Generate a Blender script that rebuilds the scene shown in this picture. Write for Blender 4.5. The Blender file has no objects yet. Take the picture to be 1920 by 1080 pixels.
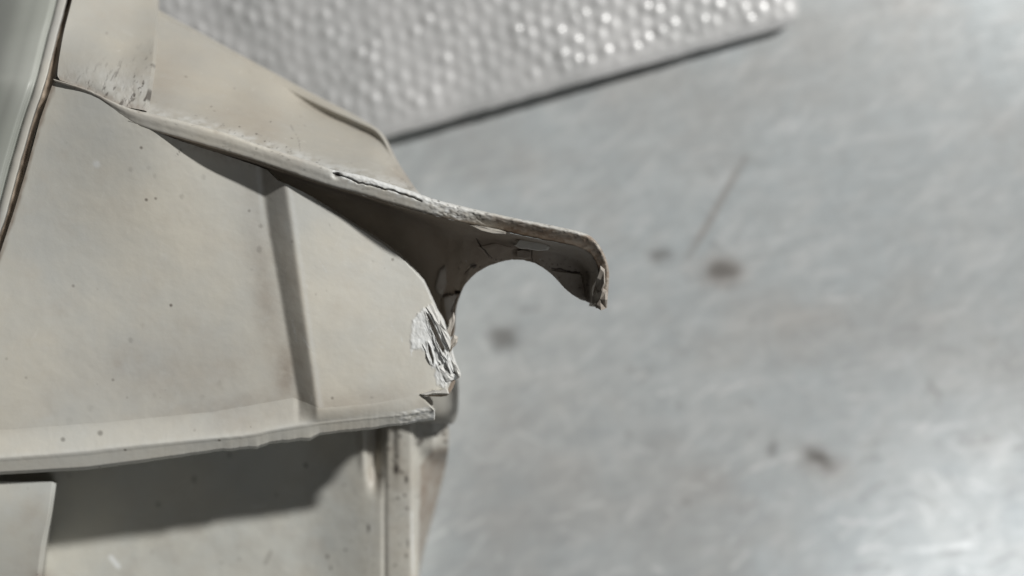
import bpy, math, random
import numpy as np
from mathutils import Vector

# ------------------------------------------------------------------ camera, light, exposure
scene = bpy.context.scene
COL = scene.collection
CAM_H = 200.0            # camera height above the table, millimetres
TAN = 0.57735            # half horizontal field of view
cam_data = bpy.data.cameras.new("camera")
cam = bpy.data.objects.new("camera", cam_data)
COL.objects.link(cam)
cam.location = (0, 0, CAM_H / 1000)
cam_data.sensor_width = 36
cam_data.lens = 18 / TAN
cam_data.clip_start = 0.005
cam_data.clip_end = 50
cam_data.dof.use_dof = True
cam_data.dof.focus_distance = 0.1285
cam_data.dof.aperture_fstop = 7.6
cam_data.dof.aperture_blades = 0
scene.camera = cam

world = bpy.data.worlds.new("World")
scene.world = world
world.use_nodes = True
bg = world.node_tree.nodes["Background"]
bg.inputs[0].default_value = (1.0, 0.90, 0.80, 1)
bg.inputs[1].default_value = 0.028

def area_lamp(name, loc, size, power, color, target=(0, 0, 0.05), size_y=None):
    d = bpy.data.lights.new(name, 'AREA')
    d.energy = power
    d.color = color
    if size_y:
        d.shape = 'RECTANGLE'; d.size = size; d.size_y = size_y
    else:
        d.shape = 'DISK'; d.size = size
    o = bpy.data.objects.new(name, d)
    COL.objects.link(o)
    o.location = loc
    o.rotation_euler = (Vector(target) - Vector(loc)).to_track_quat('-Z', 'Y').to_euler()
    return o

LD = np.array([0.95, 0.78, 1.0])
ld = LD / np.linalg.norm(LD)
area_lamp("workshop_lamp", tuple(ld * 3.0 + np.array([0, 0, 0.05])), 0.15, 112.0, (1.0, 0.985, 0.955), (0, 0, 0.05))
area_lamp("ceiling_tube", (0.90, -0.62, 1.3), 0.62, 3.0, (0.95, 0.98, 1.0), (0, 0, 0), 0.62)

scene.view_settings.view_transform = 'Standard'
scene.view_settings.look = 'None'
scene.view_settings.exposure = 0
scene.view_settings.gamma = 1

# ------------------------------------------------------------------ numeric helpers
S = TAN / 960

def W(px, py, z):
    """a direction from the camera and a height above the table (mm) to a point (m)"""
    d = CAM_H - z
    return np.stack([(px - 960) * S * d, (540 - py) * S * d, z], -1) / 1000

def hash2(ix, iy, seed):
    n = (ix.astype(np.int64) * 374761393 + iy.astype(np.int64) * 668265263 + seed * 1442695041) & 0x7fffffff
    n = ((n ^ (n >> 13)) * 1274126177) & 0x7fffffff
    n = n ^ (n >> 16)
    return (n & 0xffff) / 65535.0

def vnoise(x, y, seed=0):
    x = np.asarray(x, float); y = np.asarray(y, float)
    ix = np.floor(x); iy = np.floor(y)
    fx = x - ix; fy = y - iy
    fx = fx * fx * (3 - 2 * fx); fy = fy * fy * (3 - 2 * fy)
    a = hash2(ix, iy, seed); b = hash2(ix + 1, iy, seed)
    c = hash2(ix, iy + 1, seed); d = hash2(ix + 1, iy + 1, seed)
    return (a * (1 - fx) + b * fx) * (1 - fy) + (c * (1 - fx) + d * fx) * fy   # 0..1

def fbm(x, y, seed=0, octv=4):
    t = 0; a = 1; s = 0
    for k in range(octv):
        t = t + a * vnoise(x * 2 ** k, y * 2 ** k, seed + 17 * k); s += a; a *= 0.5
    return t / s - 0.5                                                        # -0.5..0.5

def sstep(a, b, x):
    t = np.clip((x - a) / (b - a), 0, 1)
    return t * t * (3 - 2 * t)

def lin(pts):
    xs = [p[0] for p in pts]; ys = [p[1] for p in pts]
    return lambda x: np.interp(x, xs, ys)

def dist_poly(px, py, pts):
    best = np.full(np.shape(px), 1e9)
    for (x0, y0), (x1, y1) in zip(pts[:-1], pts[1:]):
        dx, dy = x1 - x0, y1 - y0
        L = dx * dx + dy * dy + 1e-9
        t = np.clip(((px - x0) * dx + (py - y0) * dy) / L, 0, 1)
        best = np.minimum(best, np.hypot(px - x0 - t * dx, py - y0 - t * dy))
    return best

def inside(px, py, poly):
    r = np.zeros(np.shape(px), bool)
    n = len(poly)
    for i in range(n):
        x0, y0 = poly[i]; x1, y1 = poly[(i + 1) % n]
        if y0 == y1: continue
        c = ((y0 > py) != (y1 > py)) & (px < (x1 - x0) * (py - y0) / (y1 - y0) + x0)
        r ^= c
    return r

def sdist(px, py, poly):
    """signed distance, positive inside"""
    d = dist_poly(px, py, list(poly) + [poly[0]])
    return np.where(inside(px, py, poly), d, -d)

def blob(px, py, cx, cy, rx, ry, ang=0):
    c, s = math.cos(math.radians(ang)), math.sin(math.radians(ang))
    u = ((px - cx) * c + (py - cy) * s) / rx
    v = (-(px - cx) * s + (py - cy) * c) / ry
    return np.exp(-(u * u + v * v))

def rbf(pts):
    P = np.array(pts, float)
    X = P[:, :2] / 300
    n = len(P)
    def U(r2): return np.where(r2 > 1e-12, r2 * np.log(r2 + 1e-12), 0)
    K = U(((X[:, None] - X[None]) ** 2).sum(-1)) + np.eye(n) * 0.02
    A = np.zeros((n + 3, n + 3)); A[:n, :n] = K
    A[:n, n] = 1; A[:n, n + 1:] = X; A[n, :n] = 1; A[n + 1:, :n] = X.T
    w = np.linalg.solve(A, np.concatenate([P[:, 2], np.zeros(3)]))
    def f(px, py):
        x = np.asarray(px) / 300; y = np.asarray(py) / 300
        out = w[n] + w[n + 1] * x + w[n + 2] * y
        for i in range(n):
            out = out + w[i] * U((x - X[i, 0]) ** 2 + (y - X[i, 1]) ** 2)
        return out
    return f

def crom(A, n, smooth=True):
    """resample first axis of A (K,...) to n samples, Catmull-Rom or linear"""
    K = A.shape[0]
    t = np.linspace(0, K - 1, n)
    i = np.minimum(t.astype(int), K - 2); f = (t - i).reshape((-1,) + (1,) * (A.ndim - 1))
    p1 = A[i]; p2 = A[i + 1]
    if not smooth: return p1 * (1 - f) + p2 * f
    p0 = np.where((i > 0).reshape(f.shape), A[np.maximum(i - 1, 0)], 2 * p1 - p2)
    p3 = np.where((i + 2 < K).reshape(f.shape), A[np.minimum(i + 2, K - 1)], 2 * p2 - p1)
    return 0.5 * ((2 * p1) + (-p0 + p2) * f + (2 * p0 - 5 * p1 + 4 * p2 - p3) * f ** 2 + (-p0 + 3 * p1 - 3 * p2 + p3) * f ** 3)

def net(rows, nu, nv, su=True, sv=True):
    A = np.array(rows, float)              # R, C, 3
    A = crom(A, nv, sv)
    A = crom(np.swapaxes(A, 0, 1), nu, su)
    return np.swapaxes(A, 0, 1)            # nv, nu, 3  (px, py, z)

# ------------------------------------------------------------------ object helpers
def link(name, me, mat, parent=None):
    o = bpy.data.objects.new(name, me)
    COL.objects.link(o)
    if mat: me.materials.append(mat)
    if parent: o.parent = parent
    return o

def mesh_from(name, V, F, mat, parent=None, tint=None, sharp=35, smooth=True):
    me = bpy.data.meshes.new(name)
    me.from_pydata([tuple(v) for v in V.tolist()] if isinstance(V, np.ndarray) else V, [], F.tolist() if isinstance(F, np.ndarray) else F)
    me.update()
    if tint is not None:
        a = me.color_attributes.new('tint', 'FLOAT_COLOR', 'POINT')
        c = np.ones((len(me.vertices), 4), np.float32); c[:, :tint.shape[1]] = tint
        a.data.foreach_set('color', c.ravel())
    if smooth:
        me.polygons.foreach_set('use_smooth', [True] * len(me.polygons))
        me.set_sharp_from_angle(angle=math.radians(sharp))
    return link(name, me, mat, parent)

def grid(name, G, mat, parent=None, tint=None, thick=0, world_space=False, sharp=40, keep=None, nthick=0):
    """G: (R,C,3) of direction+height (or world metres); thick: mm of wall added downwards"""
    R, C = G.shape[:2]
    V = G.reshape(-1, 3) if world_space else W(G[..., 0], G[..., 1], G[..., 2]).reshape(-1, 3)
    idx = np.arange(R * C).reshape(R, C)
    quads = np.stack([idx[:-1, :-1], idx[1:, :-1], idx[1:, 1:], idx[:-1, 1:]], -1)
    if keep is not None:
        quads = quads[keep[:-1, :-1] & keep[1:, :-1] & keep[1:, 1:] & keep[:-1, 1:]]
    quads = quads.reshape(-1, 4)
    T = None
    if tint is not None:
        T = tint(G[..., 0], G[..., 1]).reshape(-1, 3)
    if thick or nthick:
        if nthick:
            Vg = V.reshape(R, C, 3)
            n = np.cross(np.gradient(Vg, axis=1), np.gradient(Vg, axis=0)); n /= np.linalg.norm(n, axis=-1, keepdims=True) + 1e-12
            n = np.where(n[..., 2:] < 0, -n, n) if nthick > 0 else n
            V2 = (Vg - n * abs(nthick) / 1000).reshape(-1, 3)
        else:
            V2 = V.copy(); V2[:, 2] -= thick / 1000
        n0 = len(V)
        bottom = quads[:, ::-1] + n0
        e = {}
        for q in quads.tolist():
            for a, b in ((q[0], q[1]), (q[1], q[2]), (q[2], q[3]), (q[3], q[0])):
                if (b, a) in e: del e[(b, a)]
                else: e[(a, b)] = 1
        side = np.array([[b, a, a + n0, b + n0] for a, b in e], int)
        V = np.concatenate([V, V2]); quads = np.concatenate([quads, bottom, side])
        if T is not None: T = np.concatenate([T, T])
    return mesh_from(name, V, quads, mat, parent, T, sharp)

def prism(name, poly, zt, zb, mat, parent, tint=(0, 0, 0), inset=0.0, seed=0):
    """ragged flat chip: polygon (px,py) with top heights, chamfer and underside"""
    n = len(poly)
    P = np.array(poly, float); c = P.mean(0)
    zt = np.full(n, zt, float) if np.isscalar(zt) else np.array(zt, float)
    rng = np.random.RandomState(seed)
    zt = zt + rng.uniform(-0.12, 0.12, n)
    top = c + (P - c) * (1 - inset)
    V = np.concatenate([W(top[:, 0], top[:, 1], zt), W(P[:, 0], P[:, 1], zt - 0.25), W(P[:, 0], P[:, 1], np.full(n, float(zb)))])
    V = np.concatenate([V, [V[:n].mean(0)]])
    F = []
    for i in range(n):
        j = (i + 1) % n
        F += [[i, j, 3 * n], [i, i + n, j + n, j], [i + n, i + 2 * n, j + 2 * n, j + n]]
    F.append(list(range(2 * n, 3 * n)))
    T = np.tile(np.array(tint, float), (3 * n + 1, 1))
    return mesh_from(name, V, F, mat, parent, T, smooth=False)

def label(o, text=None, cat=None, kind=None, group=None):
    if text: o['label'] = text
    if cat: o['category'] = cat
    if kind: o['kind'] = kind
    if group: o['group'] = group
    return o

# ------------------------------------------------------------------ materials
class NT:
    def __init__(s, name):
        s.m = bpy.data.materials.new(name); s.m.use_nodes = True
        s.t = s.m.node_tree; s.n = s.t.nodes; s.b = s.n['Principled BSDF']
    def add(s, typ, **kw):
        n = s.n.new(typ)
        for k, v in kw.items(): setattr(n, k, v)
        return n
    def set(s, sock, v):
        if isinstance(v, bpy.types.NodeSocket): s.t.links.new(v, sock)
        else: sock.default_value = v
    def math(s, op, a, b=0.0, clamp=False):
        n = s.add('ShaderNodeMath', operation=op, use_clamp=clamp); s.set(n.inputs[0], a); s.set(n.inputs[1], b); return n.outputs[0]
    def mix(s, f, a, b, mode='MIX'):
        n = s.add('ShaderNodeMix', data_type='RGBA', blend_type=mode)
        s.set(n.inputs['Factor'], f)
        s.set(n.inputs[6], a if isinstance(a, bpy.types.NodeSocket) else (*a, 1)); s.set(n.inputs[7], b if isinstance(b, bpy.types.NodeSocket) else (*b, 1))
        return n.outputs[2]
    def noise(s, scale, detail=4, rough=0.55, vec=None, dist=0):
        n = s.add('ShaderNodeTexNoise'); n.inputs['Scale'].default_value = scale; n.inputs['Detail'].default_value = detail
        n.inputs['Roughness'].default_value = rough; n.inputs['Distortion'].default_value = dist
        s.set(n.inputs['Vector'], vec if vec is not None else s.pos())
        return n.outputs['Fac']
    def pos(s, scale=None, rot=None):
        g = s.add('ShaderNodeTexCoord').outputs['Object']
        if scale is None and rot is None: return g
        if rot:
            m = s.add('ShaderNodeMapping'); s.set(m.inputs['Vector'], g); m.inputs['Rotation'].default_value = rot; g = m.outputs[0]
        if scale:
            m = s.add('ShaderNodeMapping'); s.set(m.inputs['Vector'], g); m.inputs['Scale'].default_value = scale; g = m.outputs[0]
        return g
    def rng(s, v, a, b, c=0.0, d=1.0):
        n = s.add('ShaderNodeMapRange'); s.set(n.inputs[0], v)
        for i, x in enumerate((a, b, c, d)): n.inputs[i + 1].default_value = x
        return n.outputs[0]
    def bump(s, h, strength, dist, prev=None):
        n = s.add('ShaderNodeBump'); n.inputs['Strength'].default_value = strength; n.inputs['Distance'].default_value = dist
        s.set(n.inputs['Height'], h)
        if prev: s.set(n.inputs['Normal'], prev)
        return n.outputs[0]

def plastic(name, base, rough=0.5, speckle=1.0):
    k = NT(name)
    at = k.add('ShaderNodeAttribute'); at.attribute_name = 'tint'
    sp = k.add('ShaderNodeSeparateColor'); k.set(sp.inputs[0], at.outputs['Color'])
    st, br, dk = sp.outputs
    n1 = k.noise(55, 5, 0.6); n2 = k.noise(260, 4, 0.6); n3 = k.noise(1400, 3, 0.6)
    c = k.mix(k.rng(n1, 0.35, 0.68), (base[0] * 0.90, base[1] * 0.93, base[2] * 0.955), (base[0] * 1.03, base[1] * 1.015, base[2] * 0.97))
    c = k.mix(k.rng(k.noise(120, 5, 0.7), 0.50, 0.72, 0, 0.34), c, (base[0] * 0.86, base[1] * 0.81, base[2] * 0.76))
    c = k.mix(k.rng(n2, 0.28, 0.42, 0.25, 0), c, (base[0] * 1.06, base[1] * 1.10, base[2] * 1.16))
    # brown grime; also carries painted shade of side wall, bead fold and gaps
    g = k.math('MULTIPLY', br, k.rng(k.noise(420, 4, 0.65), 0.3, 0.6, 0.55, 1.0))
    c = k.mix(g, c, (0.215, 0.165, 0.125))
    # small dark flecks
    vo = k.add('ShaderNodeTexVoronoi'); vo.inputs['Scale'].default_value = 420; vo.inputs['Randomness'].default_value = 1
    k.set(vo.inputs['Vector'], k.pos())
    fl = k.math('MULTIPLY', k.rng(vo.outputs['Distance'], 0.05, 0.14, 1, 0), k.rng(k.noise(130, 2, 0.5), 0.55, 0.68, 0, 0.8 * speckle))
    c = k.mix(fl, c, (0.10, 0.08, 0.065))
    # fine pale scratches
    sc = k.noise(900, 2, 0.5, k.pos((1, 0.10, 1), (0, 0, 0.5)))
    c = k.mix(k.math('MULTIPLY', k.rng(sc, 0.68, 0.78, 0, 0.30), k.rng(n1, 0.45, 0.6)), c, (0.66, 0.65, 0.61))
    # stress whitening and dark specks where torn or dirty, plus painted light and shade
    stn = k.math('MULTIPLY', st, k.rng(n3, 0.25, 0.6, 0.72, 1.0))
    c = k.mix(stn, c, (0.66, 0.675, 0.675))
    c = k.mix(dk, c, (0.045, 0.036, 0.03))
    k.set(k.b.inputs['Base Color'], c)
    k.set(k.b.inputs['Roughness'], k.rng(n2, 0.3, 0.7, rough - 0.07, rough + 0.1))
    k.b.inputs['IOR'].default_value = 1.48
    b = k.bump(n3, 0.08, 0.0002)
    b = k.bump(n2, 0.05, 0.0005, b)
    k.set(k.b.inputs['Normal'], b)
    return k.m

M_PLASTIC = plastic('aged_plastic', (0.545, 0.528, 0.482))
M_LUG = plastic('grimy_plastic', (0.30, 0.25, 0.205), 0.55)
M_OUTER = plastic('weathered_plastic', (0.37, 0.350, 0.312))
M_BODY = plastic('pale_plastic', (0.485, 0.478, 0.44))

def lens_mat():
    k = NT('lens_plastic')
    n = k.noise(40, 3)
    k.set(k.b.inputs['Base Color'], k.mix(k.rng(n, 0.35, 0.65), (0.29, 0.305, 0.275), (0.36, 0.372, 0.345)))
    k.b.inputs['Roughness'].default_value = 0.42
    return k.m
M_LENS = lens_mat()

def seal_mat():
    k = NT('sealant')
    k.set(k.b.inputs['Base Color'], k.mix(k.rng(k.noise(300, 4), 0.35, 0.65), (0.15, 0.115, 0.085), (0.32, 0.26, 0.20)))
    k.b.inputs['Roughness'].default_value = 0.7
    return k.m
M_SEAL = seal_mat()

def steel_mat():
    k = NT('worn_steel')
    at = k.add('ShaderNodeAttribute'); at.attribute_name = 'tint'
    sp = k.add('ShaderNodeSeparateColor'); k.set(sp.inputs[0], at.outputs['Color'])
    wh, br, dk = sp.outputs
    big = k.noise(13, 5, 0.6); mid = k.noise(75, 5, 0.65, None, 0.6)
    brush = k.noise(330, 4, 0.6, k.pos((0.16, 1, 1), (0, 0, -0.20)))
    c = k.mix(k.rng(big, 0.32, 0.68), (0.54, 0.59, 0.61), (0.655, 0.665, 0.655))
    c = k.mix(k.rng(mid, 0.32, 0.7, 0, 0.75), c, (0.465, 0.505, 0.525))
    fine = k.noise(260, 5, 0.7, None, 0.4)
    c = k.mix(k.rng(fine, 0.38, 0.62, 0, 0.42), c, (0.44, 0.46, 0.465))
    diag = k.noise(260, 5, 0.65, k.pos((0.30, 1, 1), (0, 0, -0.75)), 0.5)
    c = k.mix(k.rng(diag, 0.52, 0.72, 0, 0.45), c, (0.80, 0.81, 0.81))
    c = k.mix(k.rng(brush, 0.5, 0.75, 0, 0.35), c, (0.80, 0.81, 0.81))
    c = k.mix(br, c, (0.40, 0.35, 0.31))
    c = k.mix(dk, c, (0.13, 0.12, 0.11))
    c = k.mix(wh, c, (0.86, 0.87, 0.87))
    k.set(k.b.inputs['Base Color'], c)
    k.b.inputs['Metallic'].default_value = 0.30
    k.b.inputs['Specular IOR Level'].default_value = 0.35
    r = k.rng(mid, 0.3, 0.7, 0.19, 0.26)
    k.set(k.b.inputs['Roughness'], k.math('SUBTRACT', r, k.math('MULTIPLY', wh, 0.08)))
    k.set(k.b.inputs['Normal'], k.bump(brush, 0.10, 0.0002, k.bump(mid, 0.10, 0.0006)))
    return k.m
M_STEEL = steel_mat()

def foil_mat():
    k = NT('embossed_foil')
    n = k.noise(60, 4)
    k.set(k.b.inputs['Base Color'], k.mix(k.rng(n, 0.35, 0.65), (0.39, 0.395, 0.395), (0.49, 0.49, 0.49)))
    k.b.inputs['Metallic'].default_value = 0.10
    k.b.inputs['Roughness'].default_value = 0.50
    k.b.inputs['Coat Weight'].default_value = 0.45
    k.b.inputs['Coat Roughness'].default_value = 0.2
    k.set(k.b.inputs['Normal'], k.bump(k.noise(500, 3), 0.3, 0.0004))
    return k.m
M_FOIL = foil_mat()

# ------------------------------------------------------------------ the setting: worn steel table top
def build_table():
    xs = np.concatenate([np.linspace(-6000, 480, 28), np.arange(500, 2000, 4.0), np.linspace(2010, 8000, 26)])
    ys = np.concatenate([np.linspace(-6000, -80, 24), np.arange(-60, 1160, 4.0), np.linspace(1180, 7000, 24)])
    X, Y = np.meshgrid(xs, ys)
    q = fbm(X / 30, Y / 30, 5) * 22
    Z = np.zeros_like(X)
    def tint(px, py):
        wx = px + q; wy = py + fbm(px / 30, py / 30, 9) * 22
        dk = np.zeros_like(px); br = np.zeros_like(px); wh = np.zeros_like(px)
        for cx, cy, rx, ry, a, s in ((1352, 510, 30, 16, 0, .66), (1233, 477, 19, 13, 0, .55), (1345, 462, 12, 10, 30, .25),
                                     (945, 632, 30, 20, 0, .66), (1535, 862, 26, 14, 20, .72), (1452, 843, 9, 17, 15, .45),
                                     (993, 583, 22, 5, 0, .30), (1753, 728, 6, 14, -30, .35), (1185, 692, 16, 8, 0, .25),
                                     (1210, 700, 8, 22, 40, .22), (1272, 764, 7, 7, 0, .25), (1177, 815, 8, 8, 0, .3), (1288, 943, 7, 7, 0, .3),
                                     (1066, 955, 7, 7, 0, .3), (1862, 640, 8, 8, 0, .25), (1410, 755, 9, 6, 0, .25), (1778, 660, 30, 7, 0, .15)):
            dk = np.maximum(dk, s * np.clip(blob(wx, wy, cx, cy, rx, ry, a) * 1.3, 0, 1))
        br = np.maximum(br, 0.5 * np.clip(blob(wx, wy, 1352, 510, 44, 30) * 1.2, 0, 1))
        br = np.maximum(br, 0.45 * blob(wx, wy, 1545, 872, 46, 32, 20))
        dk = np.maximum(dk, 0.20 * sstep(13, 0, dist_poly(px, py, [(1398, 296), (1352, 375), (1325, 425), (1290, 482)])))
        br = np.maximum(br, 0.5 * sstep(9, 1, dist_poly(px, py, [(1400, 290), (1352, 375), (1325, 425), (1285, 490)])) * sstep(285, 420, py + 60) * (1 - sstep(440, 500, py)))
        br = np.maximum(br, 0.30 * np.clip(fbm(px / 190, py / 150, 31) * 3, 0, 1))
        dk = np.maximum(dk, 0.17 * blob(px, py, 880, 960, 330, 330))  # reflection falling off towards the housing, painted as a dark patch
        dk = np.maximum(dk, 0.14 * blob(px, py, 760, 330, 170, 60, -16))  # soft shade below the foil edge, painted into the table colour
        ln = fbm(px / 14, py / 14, 77)
        def streak(pts, w, s):
            return min(1.0, s * 1.5) * sstep(w, 0, dist_poly(px, py, pts)) * np.clip(0.55 + 1.8 * ln, 0, 1)
        for pts, w, s in ((((1690, 1032), (1762, 1029), (1815, 1024)), 6, 1), (((1610, 1034), (1648, 1020)), 6, .8), (((1810, 1026), (1880, 1020)), 4, .5),
                          (((1560, 705), (1620, 692), (1685, 684)), 7, .45), (((1590, 746), (1655, 740)), 5, .5), (((1340, 745), (1400, 715)), 6, .5),
                          (((1195, 706), (1208, 702)), 8, .9), (((1238, 738), (1262, 732)), 7, .8), (((1330, 730), (1420, 712)), 5, .45),
                          (((1335, 900), (1365, 873)), 6, .6), (((1410, 880), (1490, 853)), 6, .6), (((1540, 562), (1610, 560)), 6, .5),
                          (((1570, 976), (1625, 978)), 7, .5), (((1370, 1068), (1402, 1036)), 5, .9), (((1255, 955), (1262, 962)), 8, .7),
                          (((1220, 1065), (1240, 1068)), 5, .8), (((1800, 1068), (1812, 1069)), 6, .8), (((1215, 655), (1232, 662)), 5, .6)):
            wh = np.maximum(wh, streak(pts, w, s))
        rnd = random.Random(12)
        for i in range(420):
            x = rnd.uniform(760, 1980); y = rnd.uniform(260, 1140); a = rnd.choice((rnd.gauss(-12, 10), rnd.gauss(-35, 14), rnd.gauss(45, 20))) ; L = rnd.uniform(8, 60)
            x2 = x + L * math.cos(math.radians(a)); y2 = y + L * math.sin(math.radians(a))
            w = rnd.uniform(3.5, 7)
            m = (np.abs(px - (x + x2) / 2) < L / 2 + 12) & (np.abs(py - (y + y2) / 2) < L / 2 + 12)
            if not m.any(): continue
            v = rnd.uniform(.10, .46) * (0.35 + 0.65 * sstep(300, 1000, y + 0.0 * x)) * sstep(w, 0, dist_poly(px[m], py[m], [(x, y), (x2, y2)]))
            if rnd.random() < 0.62: wh[m] = np.maximum(wh[m], v)
            else: dk[m] = np.maximum(dk[m], v * 0.8)
        return np.stack([wh, br, dk], -1)
    G = np.stack([X, Y, Z], -1)
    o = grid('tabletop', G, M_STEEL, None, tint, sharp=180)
    label(o, 'worn grey steel table top with scratches and dark stains', kind='structure')
build_table()

# ------------------------------------------------------------------ embossed foil sheet
def build_foil():
    # local frame: corner near the right, s runs left along the lower edge, t runs away from it (mm)
    d = CAM_H - 7
    c0 = np.array([(1520 - 960) * S * d, (540 - 27) * S * d])
    c1 = np.array([(720 - 960) * S * d, (540 - 252) * S * d])
    e = (c1 - c0) / np.linalg.norm(c1 - c0)
    f = np.array([e[1], -e[0]])
    if f[1] < 0: f = -f
    Ls, Lt = 146.0, 95.0
    ns, nt = 520, 340
    s = np.linspace(0, Ls, ns); t = np.linspace(0, Lt, nt)
    s = s + 0; SS, TT = np.meshgrid(s, t)
    # rounded corner near (0,0): shrink s for small t
    r = 4.5
    off = np.where(TT < r, r - np.sqrt(np.maximum(r * r - (r - np.minimum(TT, r)) ** 2, 0)), 0)
    SS2 = off + SS * (Ls - off) / Ls
    X = c0[0] + e[0] * SS2 + f[0] * TT; Y = c0[1] + e[1] * SS2 + f[1] * TT
    wav = 0.35 * fbm(SS2 / 3, TT * 0, 3) * np.exp(-TT / 3)
    X = X + f[0] * wav; Y = Y + f[1] * wav
    # dimples: staggered raised bubbles
    a = math.radians(-6)
    U = (X * math.cos(a) - Y * math.sin(a)); V = (X * math.sin(a) + Y * math.cos(a))
    px_, py_ = 3.2, 4.1
    U = U + 0.5 * fbm(U / 14, V / 14, 41); V = V + 0.5 * fbm(U / 14, V / 14, 43)
    best = np.full(X.shape, 9.0); amp = np.ones(X.shape)
    ci = np.round(U / px_)
    for di in (-1, 0, 1):
        i = ci + di
        oy = np.where(np.mod(i, 2) == 0, 0, py_ / 2)
        j = np.round((V - oy) / py_)
        jx = (hash2(i + 500, j + 500, 3) - .5) * 1.5; jy = (hash2(i + 500, j + 500, 4) - .5) * 1.9
        dd = np.hypot(U - i * px_ - jx, (V - oy - j * py_ - jy) * 0.86)
        am = 0.75 + 1.1 * hash2(i + 500, j + 500, 7) ** 3
        amp = np.where(dd < best, am, amp); best = np.minimum(best, dd)
    bub = np.clip(1 - (best / 1.6) ** 2, 0, 1) ** 1.2 * 0.27 * amp
    hem = sstep(0.8, 5, TT) * sstep(0.8, 4, SS2)
    bub = bub * hem
    wr = fbm(SS2 / 12, TT / 12, 19) * 1.6
    # the sheet lifts off the table in the middle and bends down at its left end
    z = 3.0 + bub + 0.4 * wr * hem + 1.2 * sstep(5, 60, SS2)
    z = z - 0.5 * sstep(2.0, 0, TT) ** 2 - 0.25 * sstep(6, 0, SS2)
    z = z - 2.6 * sstep(100, 140, SS2)
    G = np.stack([X, Y, z], -1) / 1000
    o = grid('foil_sheet', G, M_FOIL, None, None, thick=1.2, world_space=True, sharp=60)
    # stiff inner layer carries the sheet on the table
    return o
foil = build_foil()
label(foil, 'silvery embossed bubble foil sheet with rounded corner lying behind the cracked housing', 'foil sheet')

# ------------------------------------------------------------------ the broken plastic housing
H = bpy.data.objects.new('plastic_housing', None)
COL.objects.link(H)
H.location = (-0.075, -0.03, 0)
bpy.context.view_layer.update()
label(H, 'off-white cracked plastic housing with a snapped hook-shaped mounting lug', 'plastic housing')
class Par:      # parts keep world coordinates: parent inverse of the thing's base
    pass
def fix_parent():
    inv = H.matrix_world.inverted()
    for o in bpy.data.objects:
        if o.parent is H: o.matrix_parent_inverse = inv

# traced outlines, each with its own height
T_OUT = [(100, 148), (165, 168), (215, 192), (255, 206), (329, 224), (418, 248), (477, 269), (536, 288), (595, 307), (625, 318), (684, 331), (744, 350),
         (812, 374), (875, 390), (950, 407), (1025, 422), (1087, 436), (1113, 449), (1132, 477), (1141, 510), (1139, 547), (1137, 578)]
T_IN = [(104, 154), (168, 178), (218, 212), (262, 238), (340, 262), (410, 282), (470, 300), (530, 320), (590, 341), (625, 352), (675, 365), (735, 383),
        (806, 402), (872, 418), (940, 433), (1015, 449), (1080, 463), (1106, 478), (1119, 503), (1119, 524), (1112, 550), (1117, 578)]
ZR = [71.0, 71.8, 72.6, 73.0, 73.2, 73.3, 73.4, 73.5, 73.6, 73.7, 73.9, 74.2, 74.6, 74.8, 75.0, 75.0, 74.8, 74.4, 74, 73.5, 73, 72.6]
top_out = lin(T_OUT[:17]); top_in = lin(T_IN[:17]); z_rim = lin([(a[0], z) for a, z in zip(T_IN[:17], ZR)])

ZL = rbf([(100, 160, 70.3), (200, 200, 72.2), (278, 244, 72.6), (388, 300, 70.3), (483, 350, 69.1), (500, 312, 69.4), (0, 480, 67.6), (-60, 660, 66.5), (200, 500, 67.8),
          (400, 520, 67.7), (520, 560, 67.3), (0, 805, 65.0), (300, 782, 64.8), (545, 742, 65.4), (-60, 820, 64.8)])
ZRr = rbf([(542, 349, 71.2), (655, 414, 69.2), (729, 461, 67.4), (795, 525, 66.8), (835, 610, 66.6), (860, 705, 66.0), (598, 762, 67.2), (790, 745, 66.4),
           (575, 550, 69.2), (700, 600, 67.7), (700, 750, 66.8)])
stepL = lin([(300, 484), (370, 490), (440, 499), (560, 521), (700, 545), (765, 557), (800, 563)])
stepR = lin([(300, 530), (350, 541), (420, 552), (520, 565), (620, 579), (700, 591), (765, 599), (800, 604)])

def z_panel(px, py):
    a = stepL(py) + 3; b = stepR(py) - 2
    t = np.clip((px - a) / (b - a), 0, 1)
    w = 0.16
    t = np.where(t < w, t * t / (2 * w), np.where(t > 1 - w, 1 - w - (1 - t) ** 2 / (2 * w) + 0.0, t - w / 2)) / (1 - w)
    t = np.clip(t, 0, 1)
    t = t * (1 - 0.0 * py)
    zl = ZL(np.minimum(px, 600), py); zr = ZRr(np.maximum(px, 500), py)
    end = sstep(735, 768, py)         # the step runs out at the foot
    return zl * (1 - t) + zr * t

TOPB = [(-60, 660), (0, 475), (25, 400), (50, 317), (75, 225), (100, 160), (165, 180), (218, 214), (262, 240), (340, 266), (410, 287), (470, 307), (500, 318),
        (520, 338), (542, 347), (580, 366), (655, 412), (700, 441), (715, 451), (750, 477), (775, 502), (795, 525), (806, 552), (817, 577), (827, 594), (835, 612), (843, 628),
        (848, 640), (843, 660), (852, 680), (863, 705)]
TOPB2 = [(a, b) for a, b in TOPB if (a, b) != (843, 660) and (a, b) != (848, 640)] 
FOLD = [(-60, 812), (0, 806), (200, 792), (400, 772), (550, 746), (600, 765), (700, 757), (783, 741), (800, 741), (838, 739), (846, 722), (855, 712), (863, 707)]
topf = lin([(-60, 660), (0, 475), (25, 400), (50, 317), (75, 225), (100, 154), (165, 171), (218, 204), (262, 236), (340, 265), (410, 287), (470, 307), (500, 318),
            (520, 338), (542, 347), (580, 366), (655, 412), (700, 441), (715, 451), (750, 477), (775, 502), (795, 525), (806, 552), (817, 577), (827, 594), (836, 612),
            (842, 628), (848, 662), (855, 685), (863, 703)])
foldf = lin(FOLD)

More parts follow.
